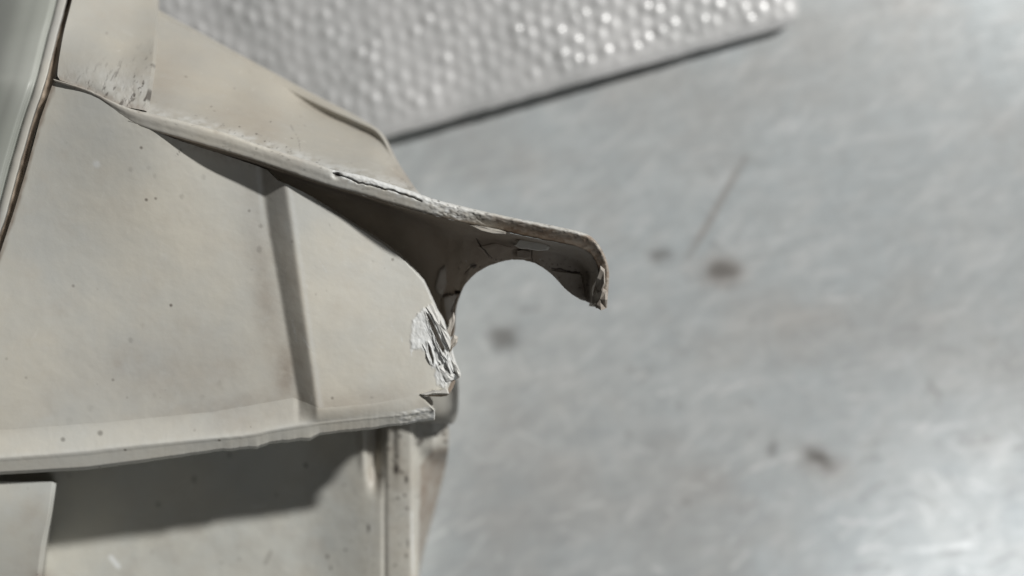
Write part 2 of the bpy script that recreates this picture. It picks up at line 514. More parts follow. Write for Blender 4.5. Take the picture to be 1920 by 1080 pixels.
GAPS = [[(799, 586), (805, 592), (812, 604), (820, 622), (829, 643), (834, 655), (829, 662), (820, 652), (812, 634), (804, 612)],
        [(802, 642), (807, 652), (813, 672), (812, 684), (806, 672), (803, 656)],
        [(823, 680), (828, 688), (826, 694), (822, 688)],
        [(838, 672), (848, 690), (856, 702), (848, 700), (840, 686)]]
WHITE = [(795, 577), (773, 600), (770, 640), (772, 662), (782, 655), (797, 660), (804, 672), (810, 688), (816, 690), (815, 705), (820, 720), (834, 728), (856, 708), (866, 700),
         (856, 660), (848, 630), (838, 610), (818, 580), (805, 570)]

def fract(px, py):
    """mask of the torn zone"""
    d = sdist(px + 5 * fbm(px / 5, py / 9, 4), py + 12 * fbm(px / 7, py / 12, 8), WHITE)
    return sstep(-3, 3, d)

def along(px, py):
    a = math.radians(64)                       # splinters run down to the right
    return px * math.cos(a) + py * math.sin(a), -px * math.sin(a) + py * math.cos(a)

def panel_tint(px, py):
    st = fract(px, py) * (0.86 + 0.5 * fbm(px / 6, py / 9, 21))
    u, v = along(px, py)
    fib = fbm(u / 26, v / 3.2, 61, 3)
    fz = sstep(790, 812, px + 0.25 * (620 - py))
    st = st * np.clip(1 - 2.0 * np.clip(fib - 0.05, 0, 1) * fz, 0.45, 1)
    gap = np.zeros_like(px)
    for g in GAPS: gap = np.maximum(gap, sstep(-0.8, 1.2, sdist(px, py, g)))
    st = st * (1 - gap)
    # scuffs
    for pts, w, s in ((((695, 622), (724, 600)), 2.2, .5), (((732, 597), (735, 612)), 2.2, .55), (((738, 615), (742, 622)), 2, .4), (((752, 632), (754, 640)), 2.5, .5),
                      (((715, 650), (719, 652)), 3, .5), (((600, 490), (614, 512)), 2, .3), (((690, 625), (700, 615)), 3, .3), (((668, 655), (672, 660)), 3, .3),
                      (((770, 655), (772, 668)), 2, .9), (((548, 600), (556, 640)), 3, .45), (((562, 625), (585, 660)), 2, .5), (((575, 535), (572, 555)), 4, .35)):
        st = np.maximum(st, s * sstep(w, 0, dist_poly(px, py, pts)) * np.clip(0.6 + 2 * fbm(px / 4, py / 4, 3), 0, 1))
    st = np.maximum(st, 0.65 * sstep(10, 3, np.hypot(px - 181, py - 308)))
    # pale worn edge next to the lug, pale line on the convex step edge
    ed = py - topf(px)
    st = np.maximum(st, 0.45 * sstep(12, 0, ed + 8 * fbm(px / 9, py / 9, 15)) * sstep(770, 800, px))
    st = np.maximum(st, 0.22 * sstep(7, 0, np.abs(px - stepR(py) - 3) + 6 * fbm(px / 6, py / 30, 33)))
    st = np.maximum(st, 0.30 * sstep(6, 0, np.abs(px - stepL(py) + 2) + 5 * fbm(px / 6, py / 30, 35)) * sstep(430, 370, py))
    br = np.zeros_like(px)
    fd = foldf(px)
    br = np.maximum(br, 0.34 * sstep(46, 0, np.abs(py - fd + 4)) * sstep(100, 480, px) * sstep(800, 720, px))
    br = np.maximum(br, 0.6 * blob(px, py, 536, 705, 26, 70, 0) * sstep(600, 540, px))
    br = np.maximum(br, 0.36 * blob(px, py, 500, 560, 28, 210, -8) * (px < stepL(py) + 8))
    br = np.maximum(br, 0.28 * blob(px, py, 585, 745, 60, 30, 0))
    br = np.maximum(br, 0.24 * blob(px, py, 330, 700, 190, 70, 0))
    br = np.maximum(br, 0.30 * blob(px, py, 225, 690, 16, 45, -25))
    br = np.maximum(br, 0.30 * sstep(22, 0, ed) * sstep(700, 560, px) * sstep(180, 300, px) * np.clip(.6 + 2 * fbm(px / 9, py / 9, 6), 0, 1))
    br = np.maximum(br, 0.75 * sstep(16, 2, ed / 1.9 + 10 * fbm(px / 7, py / 12, 66)) * (px < 104))          # dirt by the seal
    br = np.maximum(br, 0.30 * fract(px - 14, py + 8) * np.clip(0.4 + 3 * fib, 0, 1) * fz)
    br = np.maximum(br, 0.30 * sstep(-2, 8, px - stepL(py)) * sstep(2, -8, px - stepR(py)) * np.clip(.8 + 1.2 * fbm(px / 20, py / 40, 36), 0, 1))
    dk = np.zeros_like(px)
    for x, y, r, s in ((245, 638, 5, .55), (486, 468, 6, .6), (472, 505, 3, .3), (489, 424, 4, .75), (484, 468, 3.5, .6), (341, 369, 4.5, .5), (245, 318, 4.5, .5), (279, 315, 4, .3), (290, 330, 4, .3), (382, 332, 5, .4),
                       (188, 810, 8, .45), (118, 822, 8, .25), (697, 745, 2.6, .6), (618, 422, 2.5, .4), (700, 490, 2.5, .4), (612, 545, 2, .3), (267, 610, 4, .2),
                       (379, 745, 5, .25), (170, 765, 6, .2), (130, 790, 7, .2), (290, 740, 5, .15), (412, 718, 5, .25), (328, 740, 5, .15)):
        dk = np.maximum(dk, 0.42 * s * sstep(1.25, 0.5, np.hypot((px - x), (py - y) * .8) / r + 0.4 * fbm(px / 3, py / 3, 2)))
    dk = np.maximum(dk, 0.55 * sstep(1.6, 0.4, dist_poly(px, py, [(340, 262 + 17), (331, 292)])) )
    dk = np.maximum(dk, 0.16 * sstep(20, 0, ed - 3) * sstep(520, 470, px) * sstep(270, 300, px) * np.clip(4 * fbm(px / 4, py / 10, 71), 0, 1))
    dk = np.maximum(dk, gap * 0.40)  # shade inside the gaps put into the colour, here and in the brown
    br = np.maximum(br, gap * 0.7)
    dk = np.maximum(dk, fz * fract(px, py) * 0.40 * sstep(0.20, 0.32, fbm(u / 18, v / 2.2, 88, 3)))
    dk = np.maximum(dk, 0.5 * fract(px, py) * sstep(0.27, 0.34, fbm(px / 5, py / 5, 90)))
    return np.stack([np.clip(st, 0, 1), np.clip(br, 0, 1), np.clip(dk, 0, 1)], -1)

def build_panel():
    xs = np.concatenate([np.arange(-60, 735, 3.0), np.arange(735, 863.5, 1.0)])
    nv = 330
    X = np.tile(xs, (nv, 1))
    v = np.linspace(0, 1, nv)[:, None]
    rg = 3.2 * fbm(xs / 4, xs * 0, 12) * sstep(690, 790, xs) + 1.0 * fbm(xs / 3, xs * 0, 13)
    rg2 = 3.5 * fbm(xs / 3, xs * 0, 52) * sstep(780, 800, xs)
    yt = topf(xs) + rg; yb = foldf(xs) + rg2
    yb = np.maximum(yb, yt + 0.5)
    Y = yt + (yb - yt) * v
    Z = z_panel(X, Y)
    # worn rounded edge where the plate falls into the lug
    ed = Y - yt
    Z = Z - 0.9 * sstep(7, 0, ed) ** 2 * sstep(560, 640, X)
    Z = Z + 0.10 * fbm(X / 40, Y / 40, 90) + 0.010 * fbm(X / 7, Y / 7, 91)
    # splintered relief
    m = fract(X, Y); u, w = along(X, Y)
    fz = sstep(788, 815, X + 0.25 * (620 - Y))
    Z = Z + m * (0.10 + 0.25 * fbm(X / 9, Y / 14, 92)) + m * fz * (0.32 * fbm(u / 24, w / 3.4, 61, 4) + 0.14 * fbm(X / 3, Y / 5, 93))
    for g, dep in zip(GAPS, (0.8, 0.7, 0.5, 0.6)):
        Z = Z - dep * sstep(-1.0, 1.6, sdist(X, Y, g))
        Z = Z + 0.12 * sstep(-4.5, -1, sdist(X, Y, g)) * sstep(0.5, -1.0, sdist(X, Y, g))
    # torn lip bending down at the lower right
    Z = Z - 1.0 * sstep(10, 0, yb - Y) * sstep(800, 820, X)
    G = np.stack([X, Y, Z], -1)
    o = grid('front_plate', G, M_PLASTIC, H, panel_tint, thick=1.9, sharp=50)
    return o
build_panel()

# lower flange: bright lip rising towards the viewer, then its ragged cut edge
GL = [(-60, 863), (0, 858), (162, 845), (259, 834), (454, 816), (581, 793), (690, 782), (757, 776), (806, 767)]
SL = [(-60, 894), (0, 890), (162, 881), (292, 864), (405, 847), (482, 841), (510, 832), (581, 825), (598, 816), (686, 806), (739, 799), (806, 788)]
glf = lin(GL); slf = lin(SL)
def build_flange():
    xs = np.arange(-60, 816, 2.0)
    nv = 46
    v = np.linspace(0, 1, nv)[:, None]
    X = np.tile(xs, (nv, 1)).astype(float)
    yf = foldf(np.minimum(xs, 783)) ; yf = yf + np.clip(xs - 785, 0, 40) * 1.0
    zf = z_panel(xs, foldf(np.minimum(xs, 783)))
    yg = glf(xs) + 1.6 * fbm(xs / 22, xs * 0, 5) + 2 * fbm(xs / 5, xs * 0, 6) * sstep(600, 800, xs)
    ys = slf(xs) + 3.6 * fbm(xs / 16, xs * 0, 7) * sstep(200, 420, xs) + 0.5 * fbm(xs / 4, xs * 0, 8)
    zg = 66.1 + 0.0 * xs
    rows = []
    for k in range(nv):
        t = v[k, 0]
        if t < 0.5:
            s = t / 0.5
            y = yf + (yg - yf) * s
            z = zf + (zg - zf) * (s ** 1.7)
        else:
            s = (t - 0.5) / 0.5
            y = yg + (ys - yg) * s
            z = zg + 0.06 * math.sin(min(s * 4, 1) * math.pi) - 1.35 * s - 1.6 * max(0, s - 0.85) / 0.15 * 0.6
        rows.append(np.stack([xs, y, z + 0 * xs], -1))
    G = np.stack(rows)
    G[..., 2] += 0.03 * fbm(G[..., 0] / 9, G[..., 1] / 9, 23) + 0.35 * fbm(G[..., 0] / 7, G[..., 1] / 5, 29) * sstep(700, 800, G[..., 0]) * (np.arange(nv)[:, None] > nv * 0.45)
    def tint(px, py):
        r = (py - glf(px)) / (slf(px) - glf(px))
        st = 0.20 * sstep(0.30, 0.0, np.abs(r)) * np.clip(0.7 + 1.5 * fbm(px / 16, py / 6, 2), 0, 1)
        st = np.maximum(st, 0.75 * sstep(705, 790, px) * (r > -0.25) * np.clip(0.5 + 2.2 * fbm(px / 8, py / 6, 3), 0, 1))
        br = 0.24 * sstep(0.2, -0.6, r) * sstep(120, 500, px) * np.clip(0.7 + 1.2 * fbm(px / 40, py / 20, 4), 0, 1)
        dk = np.zeros_like(px)
        for x, y, q in ((188, 812, 7), (118, 824, 6), (758, 796, 4), (772, 783, 3), (430, 849, 5), (470, 800, 2)):
            dk = np.maximum(dk, .5 * sstep(q, q * .4, np.hypot(px - x, py - y)))
        dk = np.maximum(dk, 0.4 * sstep(0.22, 0.34, fbm(px / 7, py / 5, 44)) * (r > 0.1) * sstep(640, 760, px))
        return np.stack([st, br, dk], -1)
    grid('lower_flange', G, M_PLASTIC, H, tint, thick=1.2, sharp=50)
build_flange()

# upper flange: thick rim standing up towards the viewer, curling into the hook
def build_rim():
    n = len(T_OUT)
    to = np.array(T_OUT, float); ti = np.array(T_IN, float); z = np.array(ZR)
    drop = np.array([0.3, .6, 1, 1.2] + [1.2] * (n - 4))
    rows = []
    for f, dz in ((-0.05, -3.0), (0.0, -0.55), (0.10, 0.0), (0.35, 0.05), (0.62, -0.12), (0.90, -0.35), (1.0, -0.9)):
        p = to + (ti - to) * f
        tilt = -1.5 * f * sstep(820, 960, to[:, 0])
        rows.append(np.column_stack([p, z + dz * np.minimum(drop, 1.2) + tilt]))
    # resample densely
    G = net(rows, 620, 44, True, True)
    X, Y = G[..., 0], G[..., 1]
    vv = np.linspace(0, 1, 44)[:, None]
    m = sstep(600, 660, X) * (1 - 0.5 * sstep(900, 1000, X)) * (1 - 0.85 * sstep(0.35, 0.6, vv) * sstep(840, 780, X))
    G[..., 2] += m * 0.24 * fbm(X / 10, Y / 6, 51) + 0.20 * fbm(X / 3.2, Y / 3.2, 57) * m + 0.06 * fbm(X / 12, Y / 8, 52)
    G[..., 1] += m * 2.2 * fbm(X / 7, X * 0, 53) * (0.3 + 0.7 * vv) + 0.9 * fbm(X / 5, X * 0, 56)
    # notch at the start of the crack
    G[..., 2] -= 0.9 * blob(X, Y, 632, 328, 7, 6)
    CR = [(625, 326), (640, 330), (655, 334), (672, 343), (690, 346), (706, 350), (722, 355), (738, 357), (756, 365), (775, 370), (790, 377)]
    G[..., 2] -= 0.35 * sstep(2.4, 0.5, dist_poly(X, Y + 4 * fbm(X / 8, Y / 8, 58), CR))
    def tint(px, py):
        r = np.clip((py - top_out(px)) / np.maximum(top_in(px) - top_out(px), 1), -0.5, 1.5)
        wht = sstep(600, 650, px) * sstep(990, 800, px)
        st = wht * sstep(0.55, 0.1, r + 0.7 * fbm(px / 9, py / 5, 4)) * 0.85
        st = np.maximum(st, wht * sstep(770, 830, px) * sstep(900, 850, px) * np.clip(0.5 + 2.2 * fbm(px / 8, py / 5, 14), 0, 1))
        st = np.maximum(st, 0.42 * sstep(0.22, 0.0, r) * sstep(900, 1000, px) * np.clip(0.6 + 2 * fbm(px / 7, py / 4, 41), 0, 1))  # pale line painted where the hook's outer edge catches the lamp
        st = np.maximum(st, 0.35 * sstep(0.12, -0.1, r) * sstep(240, 300, px) * np.clip(0.4 + 2 * fbm(px / 9, py / 4, 42), 0, 1))
        br = 0.40 * sstep(0.45, 0.0, np.abs(r - 0.08)) * sstep(650, 560, px) * np.clip(.5 + 1.4 * fbm(px / 14, py / 6, 7), 0, 1)
        br = np.maximum(br, 0.20 + 0.25 * fbm(px / 60, py / 20, 8))
        br = np.maximum(br, sstep(850, 960, px) * sstep(0.0, 0.22, r + 0.3 * fbm(px / 12, py / 5, 19)) * np.clip(0.9 + 0.9 * fbm(px / 6, py / 4, 9), 0, 1))
        br = np.maximum(br, 0.55 * sstep(260, 180, px))
        dk = 0.8 * sstep(2.4, 0.6, dist_poly(px, py + 4 * fbm(px / 8, py / 8, 58), CR) / np.clip(0.9 + 2.2 * fbm(px / 12, px * 0, 18), 0.15, 1.6))
        dk = np.maximum(dk, 0.9 * sstep(1.2, 0.5, np.hypot((px - 632) / 6, (py - 327) / 5.5) + 0.5 * fbm(px / 3, py / 3, 11)))
        dk = np.maximum(dk, 0.8 * sstep(0.17, 0.27, fbm(px / 6, py / 4, 12)) * sstep(770, 830, px) * sstep(940, 890, px))
        dk = np.maximum(dk, 0.30 * sstep(0.20, 0.30, fbm(px / 10, py / 5, 16)))
        dk = np.maximum(dk, 0.45 * sstep(930, 1000, px) * sstep(0.08, 0.25, fbm(px / 7, py / 4, 17)))
        return np.stack([np.clip(st, 0, 1), np.clip(br, 0, 1), np.clip(dk, 0, 1)], -1)
    grid('upper_flange', G, M_PLASTIC, H, tint, sharp=60)
    # outer skirt of the lug, going down behind the rim
    k = [i for i in range(n) if T_OUT[i][0] > 730]
    cx = to[k]; zz = z[k]
    a = W(cx[:, 0], cx[:, 1], zz - 0.6)
    b = a.copy(); b[:, 2] -= 0.010
    cen = np.array([0.0, -0.002]); b[:, :2] += (cen - b[:, :2]) * 0.12
    a[:, :2] += (cen - a[:, :2]) * 0.02
    rows = np.stack([a, a * .5 + b * .5, b])
    rows = np.swapaxes(crom(np.swapaxes(crom(rows, 10, False), 0, 1), 120), 0, 1)
    grid('skirt', rows, M_LUG, H, None, world_space=True)
build_rim()

# inner wall of the rim, pocket and the web round the broken bolt hole
LUG = [  # (T_in), fillet, flat, lower edge  -> px, py, z
    [(240, 226, 72.6), (241, 227, 72), (242, 228, 71.5), (243, 229, 71)],
    [(340, 262, 72.8), (341, 264, 71.5), (342, 267, 70), (342, 270, 66)],
    [(470, 300, 72.9), (471, 304, 70), (472, 310, 67), (472, 316, 60)],
    [(530, 320, 73.0), (531, 326, 70), (533, 334, 64), (535, 350, 55)],
    [(590, 341, 73.1), (592, 348, 68), (598, 362, 60), (604, 390, 54)],
    [(675, 365, 73.4), (678, 374, 67), (690, 400, 60), (706, 452, 55)],
    [(735, 383, 73.7), (738, 394, 67), (755, 430, 62), (772, 510, 57)],
    [(806, 402, 74.1), (808, 416, 68), (815, 460, 62.5), (815, 600, 57.5)],
    [(850, 413, 74.3), (850, 428, 68.5), (848, 480, 63.5), (848, 632, 57.5)],
    [(872, 418, 74.4), (872, 432, 69), (868, 475, 65.5), (855, 578, 59.5)],
    [(905, 425, 74.5), (904, 440, 69), (896, 470, 67.2), (873, 532, 63.5)],
    [(940, 433, 74.6), (938, 446, 69.5), (932, 465, 68), (911, 501, 65.6)],
    [(975, 441, 74.6), (973, 453, 69.5), (968, 466, 68.2), (960, 487, 66.6)],
    [(1015, 449, 74.6), (1013, 461, 69.5), (1010, 473, 68.2), (999, 492, 67)],
    [(1050, 456, 74.5), (1047, 470, 69.5), (1043, 485, 68.3), (1031, 511, 67)],
    [(1080, 463, 74.4), (1077, 480, 70.1), (1071, 500, 69), (1060, 541, 67.5)],
    [(1106, 478, 74.0), (1099, 497, 70.3), (1094, 520, 69.2), (1084, 559, 67.8)],
    [(1119, 503, 73.2), (1109, 515, 70), (1104, 535, 69), (1103, 567, 67.6)],
    [(1118, 526, 72.6), (1112, 536, 71), (1110, 548, 70), (1113, 573, 68.2)]]
CRACKS = [[(893, 448), (903, 463), (913, 474), (921, 483), (926, 489)], [(1034, 503), (1050, 504), (1064, 508), (1075, 511), (1088, 512)],
          [(997, 470), (996, 480), (999, 491)], [(872, 512), (884, 498), (893, 497)], [(828, 560), (838, 551), (852, 546), (866, 548)], [(845, 585), (852, 568), (858, 556)]]
def build_lug():
    A = np.array(LUG, float)            # C, R, 3
    G = net(np.swapaxes(A, 0, 1), 560, 110, True, True)
    X, Y = G[..., 0], G[..., 1]
    vv = np.linspace(0, 1, G.shape[0])[:, None]
    edge = vv ** 8
    uu = np.arange(G.shape[1])[None, :]
    G[..., 0] += edge * 1.6 * fbm(uu / 7.0, uu * 0 + 1, 5); G[..., 1] += edge * 2.0 * fbm(uu / 6.0, uu * 0 + 2, 6)
    m = sstep(780, 840, X)
    G[..., 2] += m * (0.35 * fbm(X / 22, Y / 22, 71) + 0.10 * fbm(X / 6, Y / 6, 72) * vv)
    # flaked layers: sharp little steps
    for poly, h in (([(824, 505), (836, 498), (838, 530), (828, 560), (815, 540)], 0.45), ([(1034, 506), (1060, 510), (1090, 514), (1100, 566), (1060, 548)], 0.35),
                    ([(897, 462), (925, 490), (960, 488), (960, 464), (930, 455)], 0.25), ([(828, 556), (862, 548), (852, 600), (842, 618), (830, 585)], 0.7)):
        G[..., 2] += h * sstep(-0.5, 1.2, sdist(X, Y, poly))
    for c in CRACKS: G[..., 2] -= 0.25 * (1 - edge) * sstep(1.8, 0.3, dist_poly(X, Y + 4 * fbm(X / 7, Y / 7, 73), c))
    def tint(px, py):
        st = 0.22 * sstep(-1, 2, sdist(px, py, [(824, 505), (836, 498), (838, 530), (828, 560), (815, 540)]))
        st = np.maximum(st, 0.30 * sstep(-1, 2, sdist(px, py, [(832, 558), (858, 549), (852, 575), (846, 600), (838, 600)])))
        st = np.maximum(st, 0.30 * sstep(0.22, 0.3, fbm(px / 6, py / 6, 79)) * (px > 960)); st = np.maximum(st, 0.22 * sstep(980, 1060, px))  # hook end lightened in its colour in place of fill light
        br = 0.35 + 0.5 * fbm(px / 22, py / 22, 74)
        br = np.maximum(br, 0.9 * sstep(842, 850, px) * sstep(872, 862, px) * (py > 545))
        dk = np.zeros_like(px)
        for c in CRACKS: dk = np.maximum(dk, 0.85 * sstep(1.7, 0.3, dist_poly(px, py + 4 * fbm(px / 7, py / 7, 73), c) / np.clip(0.8 + 2.4 * fbm(px / 9, py / 9, 83), 0.1, 1.5)))
        dk = np.maximum(dk, 0.75 * sstep(7, 4, np.hypot(px - 887, (py - 498) * 1.1) + 4 * fbm(px / 4, py / 4, 75)))
        dk = np.maximum(dk, 0.5 * sstep(0.18, 0.3, fbm(px / 5, py / 5, 76)) * (px > 850) * (py > 485))
        return np.stack([np.clip(st, 0, 1), np.clip(br, 0, 1), dk], -1)
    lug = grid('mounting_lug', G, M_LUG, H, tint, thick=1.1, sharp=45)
    lug['label'] = 'brown cracked hook-shaped lug around half a bolt hole'
    # flakes lifting off the web
    f = prism('flake', [(964, 460), (970, 450), (982, 446), (1004, 449), (1020, 452), (1031, 463), (1028, 469), (1008, 470), (990, 467), (974, 466)], 70.9, 69.2, M_PLASTIC, H, (0.1, 0.25, 0.0), 0.12, 3)
    f['label'] = 'pale flake of plastic lifting off the lug'
    prism('flake', [(969, 470), (980, 468), (995, 472), (994, 484), (984, 485), (970, 482)], 68.7, 67.4, M_LUG, H, (0.05, 0.4, 0), 0.1, 4)
    prism('flake', [(880, 422), (905, 424), (935, 430), (950, 435), (948, 439), (925, 438), (900, 432)], 74.6, 72.2, M_PLASTIC, H, (0.0, 0.5, 0.1), 0.15, 5)
    # snapped tip of the hook
    t = prism('hook_tip', [(1110, 556), (1118, 544), (1131, 540), (1139, 546), (1139, 562), (1136, 578), (1127, 582), (1116, 575), (1110, 568)],
              [72.4, 73.4, 74.2, 73.4, 74.0, 73.0, 73.9, 73.4, 72.3], 69, M_PLASTIC, H, (0.10, 0.8, 0.1), 0.30, 7)
    prism('splinter', [(1118, 520), (1126, 498), (1134, 505), (1135, 532), (1128, 548), (1117, 545)], [74, 74.4, 74.5, 74.6, 74.2, 73.2], 71, M_PLASTIC, H, (0.05, 0.75, 0.1), 0.25, 8)
build_lug()

# splinters standing out of the torn corner
SPL = [([(799, 575), (803, 580), (818, 610), (832, 640), (843, 655), (846, 640), (838, 618), (826, 594), (812, 574)], 67.9, .50, 11),
       ([(795, 580), (799, 590), (807, 625), (818, 652), (834, 680), (836, 676), (822, 648), (812, 624), (803, 600)], 67.6, .92, 12),
       ([(790, 640), (798, 660), (806, 684), (811, 686), (806, 664), (800, 646)], 67.3, .9, 13),
       ([(834, 654), (830, 664), (836, 682), (846, 702), (851, 698), (845, 676), (841, 662)], 68.2, .85, 14),
       ([(846, 676), (850, 690), (858, 706), (864, 706), (862, 696), (853, 680)], 68.0, .55, 15),
       ([(844, 640), (852, 627), (860, 632), (857, 642), (849, 652), (843, 662), (840, 652)], 67.8, .05, 16),
       ([(818, 690), (826, 704), (838, 716), (851, 712), (849, 700), (838, 692), (826, 682)], 67.6, .7, 17),
       ([(836, 622), (843, 636), (847, 622), (853, 600), (851, 586), (843, 600)], 66.4, .12, 18),
       ([(812, 640), (822, 660), (831, 676), (834, 672), (826, 656), (816, 636)], 68.1, .7, 19)]
for poly, z, s, sd in SPL:
    rs = random.Random(sd); q = []
    for i, (x, y) in enumerate(poly):
        x2, y2 = poly[(i + 1) % len(poly)]
        q.append((x + rs.uniform(-1, 1), y + rs.uniform(-1, 1)))
        q.append(((x + x2) / 2 + rs.uniform(-1.4, 1.4), (y + y2) / 2 + rs.uniform(-1.4, 1.4)))
    zp = float(z_panel(np.array(sum(a[0] for a in poly) / len(poly)), np.array(sum(a[1] for a in poly) / len(poly)))) + (z - 67.5) * 0.5 + 0.30
    prism('splinter', q, [zp + 0.12 * rs.uniform(-1, 1) for _ in q], zp - 1.6, M_PLASTIC, H, (s, 0.25 if s > .3 else 0.7, 0.0), 0.35, sd)
# peeled lip with a dark strip standing in for the shaded slot under it
prism('peeled_lip', [(786, 739), (800, 735), (814, 731), (830, 732), (839, 728), (842, 738), (828, 737), (812, 737), (798, 741)], 66.8, 65.4, M_PLASTIC, H, (.35, .3, 0), 0.1, 21)
prism('peeled_lip', [(790, 741), (812, 736.5), (828, 736.5), (842, 738), (838, 742), (826, 744), (806, 743)], 64.9, 64.0, M_SEAL, H, (0, 0, 0), 0.05, 22)
prism('peeled_lip', [(838, 730), (841, 722), (852, 712), (854, 716), (850, 726), (843, 738)], 65.6, 63.5, M_LUG, H, (0, .6, .1), 0.05, 23)

# outer wall sloping down behind the rim, with a rolled bead along its foot
OUT = [  # rim, middle, fold, bead, silhouette, underside
    [(215, 197, 72.2), (215, 90, 61), (215, 5, 51), (215, -15, 48.8), (215, -30, 47), (222, -20, 36)],
    [(262, 210, 72.2), (280, 120, 61), (298, 45, 51), (301, 32, 49), (304, 22, 47), (315, 42, 36)],
    [(329, 226, 72.4), (352, 150, 61), (375, 85, 51), (380, 73, 49), (385, 66, 47), (392, 82, 36)],
    [(418, 250, 72.5), (435, 190, 61), (452, 130, 51), (456, 116, 49), (459, 107, 47), (468, 125, 36)],
    [(477, 271, 72.6), (495, 210, 61), (512, 160, 51), (516, 147, 49), (520, 140, 47), (528, 160, 36)],
    [(536, 290, 72.7), (550, 240, 61.5), (563, 196, 50.2), (566, 178, 49.3), (572, 168, 47), (578, 190, 36)],
    [(595, 309, 72.9), (604, 262, 62), (613, 220, 50.6), (618, 204, 50.8), (625, 195, 47.5), (628, 214, 36)],
    [(645, 323, 73.1), (655, 280, 62.5), (666, 243, 51.6), (672, 228, 51.9), (678, 223, 48), (680, 238, 36)],
    [(690, 334, 73.3), (700, 298, 63.5), (706, 264, 54), (712, 251, 54), (718, 252, 50), (712, 262, 40)],
    [(744, 352, 73.5), (742, 334, 67), (741, 312, 60), (742, 302, 57), (744, 300, 53), (732, 303, 42)],
    [(790, 370, 73.8), (782, 362, 69), (776, 352, 64), (772, 347, 60), (771, 343, 55), (755, 345, 44)],
    [(830, 382, 74.0), (815, 380, 70), (805, 378, 66), (800, 378, 62), (795, 378, 57), (780, 380, 46)]]
def build_outer():
    A = np.array(OUT, float)
    G = net(np.swapaxes(A, 0, 1), 330, 130, True, True)
    X, Y = G[..., 0], G[..., 1]
    G[..., 2] += 0.25 * fbm(X / 45, Y / 45, 101) + 0.04 * fbm(X / 6, Y / 6, 102)
    def tint(px, py):
        r = py - top_out(px)
        st = 0.42 * sstep(-24, -2, r) * np.clip(0.5 + 2.2 * fbm(px / 14, py / 6, 104), 0, 1)
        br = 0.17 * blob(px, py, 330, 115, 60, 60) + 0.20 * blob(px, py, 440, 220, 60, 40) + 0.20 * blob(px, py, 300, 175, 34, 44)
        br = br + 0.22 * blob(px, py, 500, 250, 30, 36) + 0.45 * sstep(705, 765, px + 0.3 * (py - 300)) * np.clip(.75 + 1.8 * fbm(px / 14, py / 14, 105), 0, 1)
        br = br + 0.18 * sstep(6, 0, np.abs(dist_poly(px, py, [(562, 192), (612, 216), (665, 240), (706, 261)])))  # crease shade painted along the fold above the bead
        dk = np.zeros_like(px)
        for x, y, q in ((481, 251, 2.6), (440, 165, 2), (507, 228, 2), (395, 200, 2), (496, 265, 2), (520, 277, 2.2), (537, 276, 2.2), (449, 238, 2), (370, 168, 2), (398, 200, 1.8)):
            dk = np.maximum(dk, .8 * sstep(q, q * .4, np.hypot(px - x, (py - y) * 1.3)))
        dk = np.maximum(dk, 0.4 * sstep(1.8, .5, dist_poly(px, py, [(545, 235), (560, 262), (563, 285)])) * sstep(0, .2, fbm(px / 4, py / 4, 3) + .1))
        dk = np.maximum(dk, 0.5 * sstep(0.2, 0.32, fbm(px / 5, py / 5, 106)) * sstep(-28, -4, r))
        dk = np.maximum(dk, 0.25 * sstep(0.15, 0.3, fbm(px / 8, py / 8, 107)) * sstep(715, 760, px))
        return np.stack([np.clip(st, 0, 1), np.clip(br, 0, 1), dk], -1)
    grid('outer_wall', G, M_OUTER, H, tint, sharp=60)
build_outer()

# raised cover slab at the upper left
def build_slab():
    SLB = [[(150, -120, 57), (139, -20, 62), (119, 64, 66), (108, 133, 69.6), (112, 150, 70.6)],
           [(200, -120, 50.5), (196, -20, 56.5), (180, 70, 63.5), (165, 140, 70), (168, 170, 71.4)],
           [(255, -120, 44.5), (250, -20, 51), (238, 80, 61), (222, 160, 70.2), (220, 196, 72.3)],
           [(297, -120, 42), (293, -20, 48.6), (290, 60, 57), (284, 130, 66.6), (271, 207, 72.7)]]
    G = net(np.swapaxes(np.array(SLB, float), 0, 1), 130, 190, True, True)
    X, Y = G[..., 0], G[..., 1]
    G[..., 2] += 0.12 * fbm(X / 25, Y / 25, 111) + 0.5 * np.minimum(0, fbm(X / 5, Y / 12, 112) + 0.12) * sstep(110, 165, Y)
    def tint(px, py):
        st = 0.22 * sstep(100, 170, py) * np.clip(.5 + 2 * fbm(px / 7, py / 14, 1), 0, 1)
        br = 0.20 * sstep(60, 200, py) * np.clip(.3 + 2 * fbm(px / 14, py / 14, 113), 0, 1) + 0.5 * sstep(12, 0, dist_poly(px, py, [(112, 150), (168, 170), (220, 194), (271, 206)]))
        dk = 0.65 * sstep(0.12, 0.26, fbm(px / 4.5 + py / 9, py / 11, 114)) * sstep(90, 190, py + 0.35 * (px - 180))
        dk = np.maximum(dk, 0.8 * sstep(3.5, 1, dist_poly(px, py, [(280, 168), (275, 182), (271, 188)])))
        dk = np.maximum(dk, 0.8 * sstep(3, 1, dist_poly(px, py, [(270, 152), (266, 162), (254, 172), (250, 184)])) * sstep(-.1, .1, fbm(px / 4, py / 4, 9)))
        dk = np.maximum(dk, 0.35 * sstep(4, 0, np.hypot(px - 200, py - 62)))
        return np.stack([st, np.clip(br, 0, 1), dk], -1)
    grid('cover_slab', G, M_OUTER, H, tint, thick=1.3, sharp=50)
build_slab()

